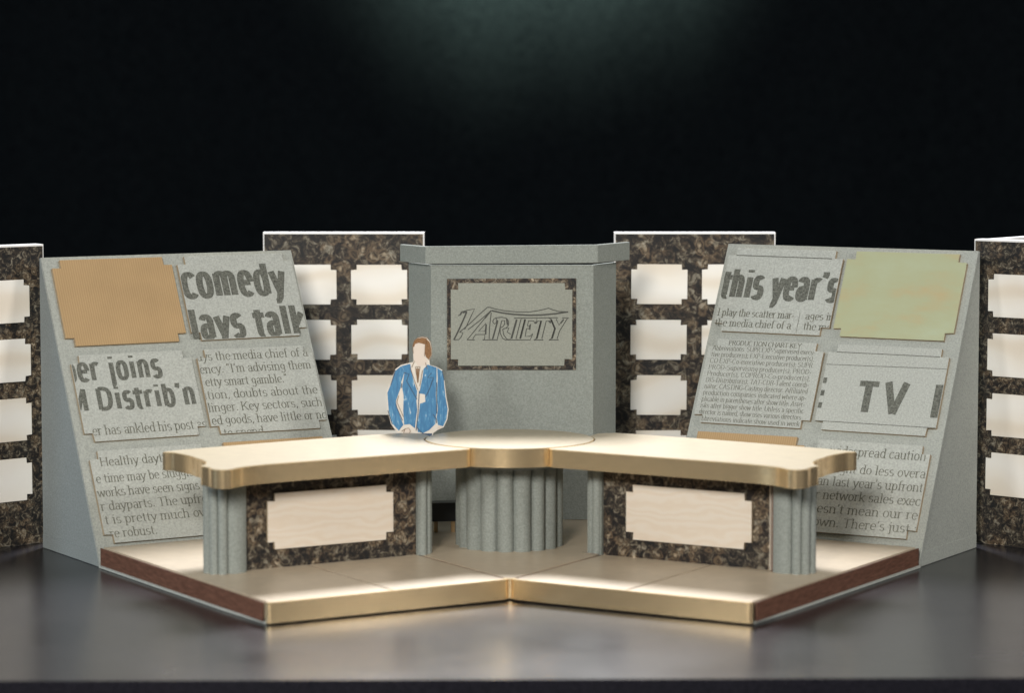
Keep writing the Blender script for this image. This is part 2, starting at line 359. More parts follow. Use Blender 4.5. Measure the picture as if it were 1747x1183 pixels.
class Ink:
    """pen strokes laid on the plane y = y0, clipped to a rectangle"""
    notch = 0.0060
    def __init__(s, clip=None, y0=0.0):
        s.bm = bmesh.new(); s.clip = clip; s.k = 0; s.y0 = y0
    def poly(s, pts):
        if s.clip:
            x0, x1, z0, z1 = s.clip
            for ax, lim, sg in ((0, x0, 1), (0, x1, -1), (1, z0, 1), (1, z1, -1)):
                out = []
                for i in range(len(pts)):
                    p, q = pts[i], pts[(i + 1) % len(pts)]
                    ip, iq = (p[ax] - lim) * sg >= 0, (q[ax] - lim) * sg >= 0
                    if ip: out.append(p)
                    if ip != iq:
                        t = (lim - p[ax]) / (q[ax] - p[ax]); out.append((p[0] + (q[0] - p[0]) * t, p[1] + (q[1] - p[1]) * t))
                pts = out
                if len(pts) < 3: return
        a = sum(pts[i][0] * pts[(i + 1) % len(pts)][1] - pts[(i + 1) % len(pts)][0] * pts[i][1] for i in range(len(pts)))
        if abs(a) < 1e-12: return
        if a < 0: pts = pts[::-1]
        if s.clip and s.notch:
            mx = sum(p[0] for p in pts) / len(pts); mz = sum(p[1] for p in pts) / len(pts); x0, x1, z0, z1 = s.clip
            if min(mx - x0, x1 - mx) < s.notch + 0.0002 and min(mz - z0, z1 - mz) < s.notch: return
        y = s.y0 - 3e-6 * (s.k % 12)
        s.bm.faces.new([s.bm.verts.new((x, y, z)) for x, z in pts])
    def stroke(s, pts, wv, wh):
        """wv half thickness of upright strokes, wh of level ones"""
        n = len(pts)
        if n < 2: return
        closed = n > 3 and math.dist(pts[0], pts[-1]) < 1e-7
        L, Rr = [], []
        for i in range(n):
            if closed: a, b = pts[(i - 1) % (n - 1)] if i else pts[n - 2], pts[1] if i == n - 1 else pts[i + 1]
            else: a, b = pts[max(0, i - 1)], pts[min(n - 1, i + 1)]
            dx, dy = b[0] - a[0], b[1] - a[1]; l = math.hypot(dx, dy) or 1; dx /= l; dy /= l
            # ellipse-shaped pen: support width along the normal
            h = math.hypot(wv * dy, wh * dx)
            L.append((pts[i][0] - dy * h, pts[i][1] + dx * h)); Rr.append((pts[i][0] + dy * h, pts[i][1] - dx * h))
        s.k += 1
        for i in range(n - 1):
            s.poly([L[i], Rr[i], Rr[i + 1], L[i + 1]])
    def text(s, line, x0, x1, z, xh, wv, wh, serif=0.0, asc=1.0):
        sc = xh / 0.5
        yy = lambda p: 0.5 + (p - 0.5) * asc if p > 0.5 else (p * (0.4 + 0.6 * asc) if p < 0 else p)
        bold = asc != 1.0; tr = 0.10 if bold else 0.0
        zs = (1 - 2 * wh / xh) if bold else 1.0; zo = wh if bold else 0.0
        GL = GLYB if bold else GLY
        tot = sum(GL[c][0] + tr for c in line)
        sx = (x1 - x0) / tot; x = x0
        for c in line:
            adv, strokes, ser = GL[c]
            for st in strokes:
                if bold and c in 'tf' and len(st) == 2 and st[0][1] == st[1][1]: st = [(st[0][0] - .07, st[0][1]), (st[1][0] + .09, st[1][1])]
                s.stroke([(x + (px + tr / 2) * sx, z + zo + yy(py) * sc * zs) for px, py in st], wv, wh)
            if serif:
                for px, py in ser:
                    cx, cz = x + px * sx, z + yy(py) * sc
                    cz += wh if py < .2 else -wh
                    s.stroke([(cx - serif, cz), (cx + serif, cz)], wh, wh * 1.4)
            x += (adv + tr) * sx
    def done(s, name, material, parent, matrix=None):
        o = link(name, s.bm, material, parent, matrix=matrix)
        return o

# ------------------------------------------------------------------ layout of the model
T31 = R(31); CO, SI = math.cos(T31), math.sin(T31)
CY = 1.7505                 # where the two wings of the stage meet at the front
TT = 0.0133                 # top of the stage above the table
def W(a, b, side):          # wing coordinates (out along the front, back) to world
    return (side * (a * CO + b * SI), CY - a * SI + b * CO)

# table and backdrop
bm = bmesh.new(); box(bm, -1.15, 1.15, 1.5085, 2.85, -0.032, 0)
bmesh.ops.rotate(bm, verts=bm.verts[:], cent=(0, 1.5, 0), matrix=Matrix.Rotation(R(0.9), 3, 'Z'))
t = link('table', bm, M['table'], bev=0.0025, segs=3); tag(t, kind='structure')
bm = bmesh.new()
vs = []
for j, z in enumerate((-0.7, 3.2)):
    vs.append([bm.verts.new((-4 + 8 * i / 160, 3.95 + 0.012 * math.sin(i * 0.9) + 0.006 * math.sin(i * 2.3 + 1), z)) for i in range(161)])
for i in range(160): bm.faces.new((vs[0][i], vs[0][i + 1], vs[1][i + 1], vs[1][i]))
t = link('backdrop', bm, M['cloth'], smooth='all'); tag(t, kind='structure')

# ------------------------------------------------------------------ stage platform
def build_stage():
    st = empty('stage_platform', (0, CY, 0), 0, 'low V shaped gold stage with brass front band under the desks', 'stage')
    loc = lambda a, b, s: (W(a, b, s)[0], W(a, b, s)[1] - CY)
    D = 0.2412; WA = 0.1628; g = 0.0009
    for s in (-1, 1):
        # tiles of the wings
        for a0, a1 in ((0.0018, 0.0797), (0.0797, WA - 0.0012)):
            bm = bmesh.new()
            pts = [loc(a0 + g, 0.0012, s), loc(a1 - g, 0.0012, s), loc(a1 - g, D, s), loc(a0 + g, D, s)]
            prism(bm, pts, 0.0030, TT)
            link('floor_tile', bm, M['floor'], st, bev=0.0003, segs=2)
        # brown strips filling the joints between the tiles
        for ac in (0.0797, 0.0010):
            bm = bmesh.new()
            prism(bm, [loc(ac - 0.0007, 0.0018, s), loc(ac + 0.0007, 0.0018, s), loc(ac + 0.0007, D - 0.001, s), loc(ac - 0.0007, D - 0.001, s)], 0.0032, TT - 0.0004)
            link('joint_strip', bm, M['wood'], st)
        # brass band along the front with softened ends
        bm = bmesh.new()
        o = arc(0.0042, 0.0030, 0.0042, 0.0042, 180, 270, 5) + arc(WA - 0.0030, 0.0018, 0.0030, 0.0030, 270, 360, 5)
        inn = [(WA - 0.0012, 0.0015), (WA - 0.004, 0.0008), (0.0045, 0.0006), (0.0022, 0.0030)]
        prism(bm, [loc(a, b, s) for a, b in o + inn], 0.0012, TT + 0.0002)
        link('brass_band', bm, M['brass'], st, bev=0.0005, segs=2, smooth=True)
        # mahogany strip along the open side and pale underlay peeping out below it
        bm = bmesh.new()
        prism(bm, [loc(WA - 0.0012 + g, 0.0052, s), loc(WA + 0.0004, 0.0052, s), loc(WA + 0.0004, D, s), loc(WA - 0.0012 + g, D, s)], 0.0018, TT - 0.0003)
        link('wood_strip', bm, M['wood'], st, bev=0.0003)
        bm = bmesh.new()
        prism(bm, [loc(0.003, 0.004, s), loc(WA - 0.001, 0.004, s), loc(WA - 0.001 + 0.0022, 0.06, s), loc(WA + 0.0016, D, s), loc(0.003, D, s)], 0.0003, 0.0017)
        link('underlay', bm, M['newsgrey'], st)
    # wedge between the wings
    bm = bmesh.new()
    back = 2.0005 - CY
    q1, q2 = loc(0.0001, 0.004, -1), loc(0.0001, 0.004, 1)
    e1, e2 = loc(0.0001, D, -1), loc(0.0001, D, 1)
    prism(bm, [(-0.0006, 0.0040), (0.0006, 0.0040), q2, e2, (0.118, back), (-0.118, back), e1, q1], 0.0026, TT)
    link('floor_tile', bm, M['floor'], st, bev=0.0005)
    bm = bmesh.new()
    prism(bm, [(-0.0028, 0.0012), (0.0028, 0.0012), (0.0022, 0.0034), (-0.0022, 0.0034)], 0.0012, TT - 0.0002)
    link('brass_band', bm, M['brass'], st, bev=0.0003)
    return st
build_stage()

# ------------------------------------------------------------------ desks
def build_desk(side):
    lab = ('left gold topped desk with the cut-out man standing behind it' if side < 0 else
           'right gold topped desk with a loose cream strip beside its outer post')
    d = empty('news_desk', (0, CY, TT), R(31) if side < 0 else R(-31), lab, 'desk', None)
    X = lambda a: -a if side < 0 else a
    P = lambda pts: [(X(a), b) for a, b in pts]
    zt = 0.0826 - TT
    # desk top outline
    ca, cb, r = -0.0688, 0.1144, 0.0557
    ol = []
    ol += arc(-0.0150, 0.0905, 0.0080, 0.0080, 215, 270, 5)                   # soft inner front corner
    ol += [(0.02, 0.0818), (0.07, 0.0812), (0.12, 0.0800), (0.140, 0.0765)]
    ol += [(0.1475, 0.0725), (0.1525, 0.0695), (0.1568, 0.0698), (0.1595, 0.0730), (0.1603, 0.0775), (0.1592, 0.083)]   # nose
    ol += arc(0.1685, 0.1300, 0.0225, 0.0400, 247, 180, 9)                    # scoop
    ol += [(0.1448, 0.139), (0.1450, 0.150), (0.1466, 0.162), (0.1476, 0.1700)]
    ol += [(0.10, 0.1760), (0.04, 0.1805), (-0.020, 0.1815), (-0.030, 0.1785), (-0.0355, 0.172)]
    ol += [(ca + r * math.cos(R(t)), cb + r * math.sin(R(t))) for t in (50, 40, 30, 20, 10, 0, -10, -20, -28)]
    head, tail = ol[:-9], ol[-9:]
    head = spline(head, 4)
    ol = head + tail
    bm = bmesh.new(); prism(bm, P(ol), zt - 0.0112, zt)
    top = link('desk_top', bm, M['desktop'], d, bev=0.0004, segs=2)
    # brass band round the edge, a hair proud
    bm = bmesh.new()
    path = ol[:-9]
    n = len(path); out = []
    for i in range(n):
        a = path[max(0, i - 1)]; b = path[min(n - 1, i + 1)]
        dx, dy = b[0] - a[0], b[1] - a[1]; l = math.hypot(dx, dy)
        out.append((path[i][0] + dy / l * 0.0007, path[i][1] - dx / l * 0.0007))
    prism(bm, P(out + [(x + (0.0001 if k else 0), y) for k, (x, y) in enumerate(path[::-1])]), zt - 0.0116, zt - 0.0004)
    b_ = link('edge_band', bm, M['brass'], top, smooth=True)
    # marble front
    bm = bmesh.new(); box(bm, *sorted((X(0.0028), X(0.1240))), 0.1110, 0.1150, 0.0, zt - 0.0120)
    mp = link('marble_panel', bm, M['marble'], d)
    bm = bmesh.new()
    plate(bm, notched(*sorted((X(0.0202), X(0.1082))), 0.0118, 0.0466, 0.0050, 0.0046), 0.1090, 0.1110, 1)
    link('inlay_tile', bm, [M['cream'], M['edge']], mp, bev=0.0002, segs=1)
    # body behind
    bm = bmesh.new(); box(bm, *sorted((X(0.0), X(0.1236))), 0.1152, 0.1500, 0.0, zt - 0.0120)
    link('desk_body', bm, M['grey'], d)
    # inner pilaster: two stepped flutes
    bm = bmesh.new()
    prism(bm, P([(0.0026, 0.1150), (0.0026, 0.1085)] + arc(-0.0006, 0.1085, 0.0028, 0.0026, 0, -180, 6)[0:7] + [(-0.0038, 0.1105)] +
                arc(-0.0058, 0.1108, 0.0018, 0.0020, 0, -180, 5) + [(-0.0078, 0.1125), (-0.0100, 0.1130), (-0.0100, 0.1340), (0.0026, 0.1340)]), 0.0, zt - 0.0122)
    link('pilaster', bm, M['grey'], d, smooth=True)
    # outer post: flat face, then three round flutes turning the corner
    pts = [(0.1242, 0.1280), (0.1242, 0.1062), (0.1262, 0.1040), (0.1300, 0.1026), (0.1345, 0.1026), (0.1372, 0.1042), (0.1378, 0.1058)]
    for fx, fy, a0 in ((0.1406, 0.1056, -150), (0.1446, 0.1092, -120), (0.1460, 0.1146, -90)):
        pts += arc(fx, fy, 0.0030, 0.0030, a0, a0 + 130, 7)
    pts += [(0.1462, 0.1190), (0.1440, 0.1215), (0.1400, 0.1290), (0.1300, 0.1310)]
    bm = bmesh.new(); prism(bm, P(pts), 0.0, zt - 0.0122)
    link('post', bm, M['grey'], d, smooth=True)
    if side > 0:
        bm = bmesh.new(); prism(bm, P([(0.1216, 0.1068), (0.1224, 0.1062), (0.1233, 0.1102), (0.1226, 0.1106)]), 0.0006, zt - 0.0124)
        link('loose_strip', bm, M['cream'], d, matrix=None)
        bm = bmesh.new(); box(bm, 0.1233, 0.1241, 0.1068, 0.1109, 0.0, zt - 0.0124)
        link('red_core_edge', bm, M['wood'], d)
        bm = bmesh.new(); box(bm, -0.0092, 0.0024, 0.1048, 0.1056, 0.0002, 0.0014)
        link('metal_foot', bm, M['chrome'], d)
    return d
build_desk(-1); build_desk(1)

# ------------------------------------------------------------------ round table on a fluted column
def build_column():
    c = empty('round_desk', (0, 1.8885, TT), 0, 'round gold desk top on a fluted grey column between the two desks', 'desk')
    zt = 0.0826 - TT + 0.0004
    bm = bmesh.new(); prism(bm, arc(0, 0, 0.0540, 0.0540, 0, 360, 96)[:-1], zt - 0.0114, zt)
    for v in bm.verts: v.co.y -= 0.0045
    top = link('desk_top', bm, M['desktop'], c, bev=0.0007, segs=2)
    bm = bmesh.new()
    ro, ri, n = 0.0545, 0.05402, 96
    ring = [[bm.verts.new((rr * math.cos(2 * math.pi * i / n), rr * math.sin(2 * math.pi * i / n) - 0.0045, z)) for i in range(n)] for rr, z in
            ((ro, zt - 0.0122), (ro, zt - 0.0003), (ri, zt - 0.0003), (ri, zt - 0.0122))]
    for k in range(4):
        for i in range(n): bm.faces.new((ring[k][i], ring[k][(i + 1) % n], ring[(k + 1) % 4][(i + 1) % n], ring[(k + 1) % 4][i]))
    link('edge_band', bm, M['brass'], top, smooth=True)
    # fluted wrap: uneven half-round pleats
    pts = []; a = 0.0; N = 17
    wob = [random.uniform(-0.12, 0.12) for _ in range(N)]
    for k in range(N):
        a0 = 2 * math.pi * (k + wob[k]) / N; a1 = 2 * math.pi * (k + 1 + wob[(k + 1) % N]) / N
        for j in range(10):
            u = j / 10; th = a0 + (a1 - a0) * u
            rr = 0.0305 + 0.0046 * (abs(math.sin(math.pi * u)) ** 0.6)
            pts.append((rr * math.cos(th), rr * math.sin(th)))
    bm = bmesh.new(); prism(bm, pts, 0, zt - 0.0124)
    link('fluted_column', bm, M['grey'], c, smooth=True)
    bm = bmesh.new(); prism(bm, arc(0, -0.002, 0.0368, 0.0368, 0, 360, 48)[:-1], zt - 0.0165, zt - 0.0126)
    link('collar', bm, M['bluegrey'], c)
build_column()

# ------------------------------------------------------------------ slanted newsprint boards
BW, BD = 0.1865, 0.0954
def build_board(side, zt):
    lab = ('left slanted newsprint board with a plain tan card at its upper left' if side < 0 else
           'right slanted newsprint board with a TV card and a pale gold card')
    a_mid, b0 = 0.06955, 0.2417
    x, y = W(a_mid, b0, side)
    root = empty('display_board', (x, y, 0), R(31) if side < 0 else R(-31), lab, 'display board', None)
    hw = BW / 2; lean = math.atan2(BD, zt); Ls = math.hypot(BD, zt)
    F = Matrix.Rotation(-lean, 4, 'X')          # local x right, z up the slope, -y outwards
    bm = bmesh.new(); plate(bm, [(-hw, 0.0010), (hw, 0.0010), (hw, Ls), (-hw, Ls)], 0.0, 0.0022, 0)
    link('face_panel', bm, M['board'], root, matrix=F, bev=0.0003, segs=1)
    for sx in (-1, 1):
        bm = bmesh.new()
        prof = [(0.0026, 0.0), (BD + 0.004, 0.0), (BD + 0.004, zt - 0.0006), (BD + 0.0022, zt - 0.0006)]
        x0, x1 = sorted((sx * (hw - 0.0006), sx * (hw - 0.0026)))
        v0 = [bm.verts.new((x0, yy, zz)) for yy, zz in prof]; v1 = [bm.verts.new((x1, yy, zz)) for yy, zz in prof]
        bm.faces.new(v0[::-1]); bm.faces.new(v1)
        for i in range(4): bm.faces.new((v0[i], v0[(i + 1) % 4], v1[(i + 1) % 4], v1[i]))
        bmesh.ops.recalc_face_normals(bm, faces=bm.faces[:])
        sp = link('side_panel', bm, M['bluegrey'] if side < 0 else M['board'], root)
        bm = bmesh.new(); x0, x1 = sorted((sx * (hw - 0.0006), sx * (hw - 0.0001)))
        box(bm, x0, x1, 0.0052, BD + 0.0035, 0.0004, 0.0092)
        link('skirting_strip', bm, M['bluegrey'] if side < 0 else M['board'], sp)
    bm = bmesh.new(); box(bm, -hw + 0.0028, hw - 0.0028, BD + 0.002, BD + 0.004, 0, zt - 0.0008)
    link('back_panel', bm, M['grey'], root)
    CWd = 0.0872
    cols = (-hw + 0.0056, -hw + 0.0965) if side < 0 else (-hw + 0.0036, -hw + 0.0937)
    rows = ((0.1528, 0.2148), (0.0850, 0.1460), (0.0155, 0.0790)) if side < 0 else ((0.1562, 0.2185), (0.0890, 0.1505), (0.0178, 0.0820))
    TH = 0.0026
    def card(ci, ri, material, label):
        x0 = cols[ci]; z0, z1 = rows[ri]
        jx, jz = random.uniform(-0.0004, 0.0004), random.uniform(-0.0004, 0.0004)
        rot = Matrix.Translation((x0 + jx, -0.00005, z0 + jz)) @ Matrix.Rotation(R(random.uniform(-0.35, 0.35)), 4, 'Y')
        bm = bmesh.new(); plate(bm, notched(0, CWd, 0, z1 - z0, 0.0062, 0.0058), -TH, 0.0, 1)
        o = link('notched_card', bm, [material, M['edge']], root, matrix=F @ rot)
        if label: o['label'] = label
        ink = Ink((0.0003, CWd - 0.0003, 0.0003, z1 - z0 - 0.0003), -TH - 0.00006)
        return o, ink, z1 - z0
    def body(ink, lines, xh=0.0040, wv=0.00040, wh=0.00017, se=0.00080):
        for tx, xa, xb, z in lines: ink.text(tx, xa, xb, z, xh, wv, wh, se)
    if side < 0:
        card(0, 0, M['tan'], 'plain tan corrugated card')
        o, k, h = card(1, 0, M['newsgrey'], 'headline card reading comedy lays talk')
        k.text('comedy', -0.0006, 0.0792, 0.0300, 0.0204, 0.00255, 0.0020, 0, 0.72)
        k.text('lays talk', -0.0010, 0.0885, -0.0004, 0.0192, 0.0025, 0.0020, 0, 0.72)
        k.done('lettering', M['ink'], o)
        o, k, h = card(0, 1, M['newsgrey'], 'card reading joins and Distribution')
        k.text('per joins', -0.0068, 0.0640, 0.0415, 0.0146, 0.0017, 0.0014, 0, 0.72)
        k.text("M Distrib'n", -0.0085, 0.0850, 0.0205, 0.0142, 0.0017, 0.0014, 0, 0.72)
        k.done('lettering', M['ink'], o)
        k2 = Ink(k.clip, k.y0 - 0.00002); body(k2, [('er has ankled his post as', 0.0055, 0.0880, 0.0043)], 0.0045)
        k2.done('small_print', M['paleink'], o)
        o, k, h = card(1, 1, M['newsgrey'], 'card with seven lines of small print')
        L = ['ays the media chief of a', 'ency. "I\'m advising them', 'etty smart gamble."', 'ition, doubts about the', 'linger. Key sectors, such', 'ed goods, have little or no', 'to spend.']
        ext = [(-.0006, .0835), (-.0002, .0840), (.0020, .0640), (-.001, .0850), (.0002, .0865), (.0010, .0880), (.0080, .0400)]
        body(k, [(t_, e[0], e[1], (1 - (0.135 + 0.151 * i)) * 0.0612) for i, (t_, e) in enumerate(zip(L, ext))], 0.0042)
        k.done('small_print', M['paleink'], o)
        o, k, h = card(0, 2, M['newsgrey'], 'card headed Healthy daytime')
        k.text('Healthy daytime', 0.0066, 0.0640, 0.0528, 0.0042, 0.00042, 0.00018, 0.0006)
        body(k, [('e time may be sluggish', .0015, .0752, .0415), ('works have seen signs o', .0006, .0795, .0318), ('r dayparts. The upfront', .0010, .0850, .0224),
                 ('t is pretty much over', .0020, .0815, .0130), ('re robust.', .0035, .0372, .0036)], 0.0042)
        k.done('small_print', M['paleink'], o)
        card(1, 2, M['tan'], 'plain tan card mostly behind the desk')
    else:
        o, k, h = card(0, 0, M['newsgrey'], 'headline card reading this year')
        k.text("this year's", -0.0005, 0.0885, 0.0236, 0.0188, 0.00235, 0.0018, 0, 0.72)
        k.stroke([(0.006, h - 0.0056), (0.0790, h - 0.0060)], 0.0003, 0.00035)
        k.done('lettering', M['ink'], o)
        k2 = Ink(k.clip, k.y0 - 0.00002)
        body(k2, [('l play the scatter mar-', .0012, .0600, .0112), ('the media chief of a', .0006, .0590, .0036), ('ages in', .0680, .0895, .0112), ('the mo', .0680, .0890, .0036)], 0.0036)
        k2.stroke([(0.0635, 0.0155), (0.0637, 0.0005)], 0.00015, 0.00015)
        k2.done('small_print', M['paleink'], o)
        card(1, 0, M['palegold'], 'plain pale gold card')
        o, k, h = card(0, 1, M['newsgrey'], 'card headed production chart key in very small print')
        k.text('PRODUCTION CHART KEY', .0150, .0700, .0572, .0024, .00030, .00014, .0004)
        L = ['Abbreviations: SUPR EXP-Supervised execu-', 'tive producer(s); EXP-Executive producer(s);', 'CO EXP-Co-executive producer(s); SUPR', 'PROD-Supervising producer(s); PROD-', 'Producer(s); COPROD-Co-producer(s);',
             'DIS-Distributor(s); TAT-CDR-Talent coordi-', 'nator; CASTING-Casting director. Affiliated', 'production companies indicated where ap-', 'plicable in parentheses after show title. Aster-', 'isks after bigger show title. Unless a specific', 'director is named, show uses various directors.', 'Abbreviations indicate show used in week.']
        body(k, [(t_, .0034, .0815, (1 - (.152 + .0752 * i)) * 0.0625) for i, t_ in enumerate(L)], 0.0024, 0.00022, 0.00010, 0.0003)
        k.done('small_print', M['paleink'], o)
        o, k, h = card(1, 1, M['newsgrey'], 'card with large spaced letters TV')
        zb = 0.0140; ch = 0.0222
        k.stroke([(0.0345, zb), (0.0345, zb + ch)], 0.0027, 0.002); k.stroke([(0.0275, zb + ch - 0.0020), (0.0415, zb + ch - 0.0020)], 0.002, 0.0020)
        k.stroke([(0.0480, zb + ch), (0.0545, zb)], 0.0026, 0.002); k.stroke([(0.0545, zb), (0.0612, zb + ch)], 0.0026, 0.002)
        k.stroke([(0.0845, zb - .001), (0.0845, zb + ch)], 0.0028, 0.002)
        for dz in (0.0, 0.0088, 0.0178): k.stroke([(0.0016, zb + dz + 0.0012), (0.0016, zb + dz + 0.0052)], 0.0014, 0.002)
        k.stroke([(0.006, h - 0.0058), (0.0808, h - 0.0058)], .0002, .00028)
        k.stroke([(0.0003, h - 0.0150), (0.0869, h - 0.0140)], .0002, .00022)
        k.stroke([(0.0003, 0.0060), (0.0869, 0.0060)], .0002, .00025)
        k.done('lettering', M['ink'], o)
        card(0, 2, M['tan'], 'plain tan card mostly behind the desk')
        o, k, h = card(1, 2, M['newsgrey'], 'card headed widespread caution')
        k.text('widespread caution', .0160, .0850, .0540, .0044, .00042, .00018, .0006)
        body(k, [('we might do less overa', .0040, .0868, .0420), ('s than last year\'s upfront', -.002, .0868, .0325), ('nior network sales exec', .0000, .0868, .0230),
                 ('doesn\'t mean our re', .0045, .0868, .0135), ('e down. There\'s just a', .0015, .0900, .0042)], 0.0043)
        k.done('small_print', M['paleink'], o)
    return root
build_board(-1, 0.1963)
build_board(1, 0.2008)

# ------------------------------------------------------------------ marble flats with notched tiles
def build_flat(x, y, rz, label, face, h=0.2055, w=0.1166, mirror=1, ret=None):
    root = empty('marble_flat', (x, y, 0), rz, label, 'scenery flat')
    bm = bmesh.new(); box(bm, -w / 2, w / 2, 0.0006, 0.0110, 0, h)
    link('foam_panel', bm, M['white'], root, bev=0.0008, segs=2)
    bm = bmesh.new(); box(bm, -w / 2 + 0.0009, w / 2 - 0.0009, 0.0, 0.0005, 0.0002, h - 0.0012)
    link('marble_face', bm, face, root)
    tw, th, pz, gx = 0.0407, 0.0290, 0.0403, 0.0109
    for ci in (0, 1):
        for ri in range(4):
            x0 = (-gx / 2 - tw) if ci == 0 else gx / 2
            z1 = h - 0.0232 - ri * pz
            bm = bmesh.new(); plate(bm, notched(0, tw, 0, th, 0.0042, 0.0038), -0.0016, -0.00005, 1)
            bmesh.ops.translate(bm, verts=bm.verts[:], vec=(-tw / 2, 0, -th / 2))
            o = link('tile', bm, [M['tile'], M['edge']], root, bev=0.0002, segs=1)
            o.location = (x0 + tw / 2 + random.uniform(-.0003, .0003), 0, z1 - th / 2 + random.uniform(-.0003, .0003))
            o.rotation_euler = (0, R(random.uniform(-.4, .4)), 0)
    if ret:
        bm = bmesh.new(); x0, x1 = sorted((ret * (w / 2 - 0.0005), ret * (w / 2 - 0.0085)))
        box(bm, x0, x1, 0.0112, 0.0700, 0, h - 0.0003)
        link('return_panel', bm, M['white'], root, bev=0.0008)
    return root
build_flat(-0.1202, 2.12, 0, 'tiled brown marble flat between the left newsprint board and the centre wall', M['marble_cloudy'])
build_flat(0.1341, 2.12, 0, 'tiled brown marble flat between the centre wall and the right newsprint board', M['marble_cloudy'])
A40 = R(40)
hw = 0.1166 / 2
build_flat(-0.3155 - hw * math.cos(A40), 1.983 - hw * math.sin(A40), A40, 'tiled brown marble flat outside the left newsprint board, at the left edge', M['marble_pebbly'], h=0.2040)
build_flat(0.3145 + hw * math.cos(A40), 1.983 - hw * math.sin(A40), -A40, 'tiled brown marble flat with white return outside the right newsprint board', M['marble_pebbly'], h=0.2075, ret=-1)

# ------------------------------------------------------------------ grey centre wall with sign
def build_wall():
    Y = 1.9985
    root = empty('centre_wall', (0, Y, 0), 0, 'grey three sided wall with thick header and framed sign, behind the round desk', 'scenery wall')
    xl, xr = -0.0538, 0.0572
    dl, dr = (-0.0700, 0.030), (0.0738, 0.032)
    bm = bmesh.new()
    prism(bm, [(xl, 0), (xr, 0), dr, (dr[0] - 0.0024, dr[1] + 0.0008), (xr - 0.0012, 0.0024), (xl + 0.0012, 0.0024), (dl[0] + 0.0024, dl[1] + 0.0008), dl], TT + 0.0002, 0.1890)
    link('wall_body', bm, M['grey'], root, bev=0.0003, segs=1)
    # header, hand cut: its top line rises a little to the right
    e = 0.0042
    pts = [(xl - 0.0036, -e), (xr + 0.0028, -e), (dr[0] + 0.0095, dr[1] - 0.001), (dr[0] + 0.0072, dr[1] + 0.0002), (xr + 0.0014, -0.0006), (xl - 0.0020, -0.0006), (dl[0] - 0.0036, dl[1] + 0.0002), (dl[0] - 0.0060, dl[1] - 0.001)]
    bm = bmesh.new(); prism(bm, pts, 0.1892, 0.2008)
    for v in bm.verts:
        if v.co.z > 0.195: v.co.z += 0.0006 + 0.010 * v.co.x
        else: v.co.z += 0.006 * v.co.x
    for v in bm.verts:
        if v.co.z > 0.195: v.co.y += 0.0008
    bmesh.ops.translate(bm, verts=bm.verts[:], vec=(0, 0, 0.0010))
    link('header', bm, M['grey'], root, bev=0.0004, segs=1)
    # sign
    k = 1.994 / 5000
    sx0, sx1, sz0, sz1 = -0.0428, 0.0454, 0.1170, 0.1795
    bm = bmesh.new(); plate(bm, [(sx0, sz0), (sx1, sz0), (sx1, sz1 + 0.0004), (sx0, sz1)], -0.0008, -0.0001, 0)
    sg = link('marble_sign_panel', bm, M['marble'], root)
    bm = bmesh.new(); plate(bm, notched(sx0 + 0.0026, sx1 - 0.0026, sz0 + 0.0030, sz1 - 0.0028, 0.0052, 0.0044), -0.0022, -0.0008, 1)
    pq = link('sign_plaque', bm, [M['plaque'], M['edge']], sg, bev=0.0002, segs=1)
    # lettering: drawn outline logo, coordinates in a 1450 x 1020 sketch grid
    ink = Ink(None, -0.00228)
    gx = lambda u: sx0 + (u - 75) / 1450 * (sx1 - sx0)
    gz = lambda v_: sz1 - (v_ - 95) / 1020 * (sz1 - sz0)
    def ln(pts, w=0.00030):
        ink.stroke([(gx(u), gz(v_)) for u, v_ in pts], w, w)
    for pts in (
        # V
        [(198, 505), (215, 500), (240, 462), (300, 445), (385, 428), (350, 500), (305, 600), (272, 660)],
        [(530, 410), (450, 480), (340, 585), (215, 690)],
        [(215, 690), (255, 695), (235, 740), (210, 772), (150, 776)],
        [(570, 448), (510, 520), (420, 630), (345, 722), (305, 770)],
        [(545, 470), (430, 570), (310, 662)],
        # roof line
        [(530, 410), (560, 412), (620, 430), (720, 450), (860, 463), (1000, 463), (1090, 450), (1160, 435), (1215, 420), (1265, 440), (1330, 458), (1435, 462)],
        # A
        [(305, 770), (300, 776), (385, 776), (365, 765), (395, 716), (500, 716), (497, 765), (475, 776), (570, 776), (548, 762), (552, 640), (572, 470)],
        [(512, 590), (430, 680), (500, 680), (512, 590)],
        # R
        [(640, 560), (620, 530), (598, 545), (588, 575), (606, 598), (630, 585), (628, 560)],
        [(620, 530), (690, 522), (745, 535), (768, 570), (765, 615), (735, 645), (700, 655)],
        [(690, 560), (722, 560), (722, 600), (700, 630), (672, 640)], [(690, 560), (640, 765), (645, 776), (572, 776), (590, 762)],
        [(700, 655), (712, 720), (745, 765), (790, 776), (735, 778), (700, 760), (672, 700), (672, 640)],
        [(735, 645), (770, 640), (752, 690), (790, 712)],
        # I
        [(830, 530), (925, 530), (905, 545), (850, 762), (868, 776), (768, 776), (792, 762), (852, 548), (830, 530)],
        # E
        [(925, 530), (1085, 530), (1078, 590), (1060, 590), (1050, 565), (990, 562), (978, 622), (1005, 622), (1015, 600), (1005, 665), (995, 650), (968, 650), (952, 738), (1005, 735), (1038, 705), (1010, 776), (868, 776)],
        [(948, 545), (892, 762)],
        # T
        [(1085, 530), (1250, 528), (1236, 590), (1215, 565), (1190, 562), (1140, 762), (1158, 776), (1050, 776), (1078, 762), (1128, 562), (1095, 565), (1072, 595)],
        # Y
        [(1215, 528), (1318, 528), (1302, 545), (1332, 610), (1385, 548), (1370, 530), (1440, 530), (1420, 545), (1338, 680), (1312, 762), (1328, 776), (1220, 776), (1248, 762), (1282, 650), (1240, 545), (1215, 528)],
    ): ln(pts)
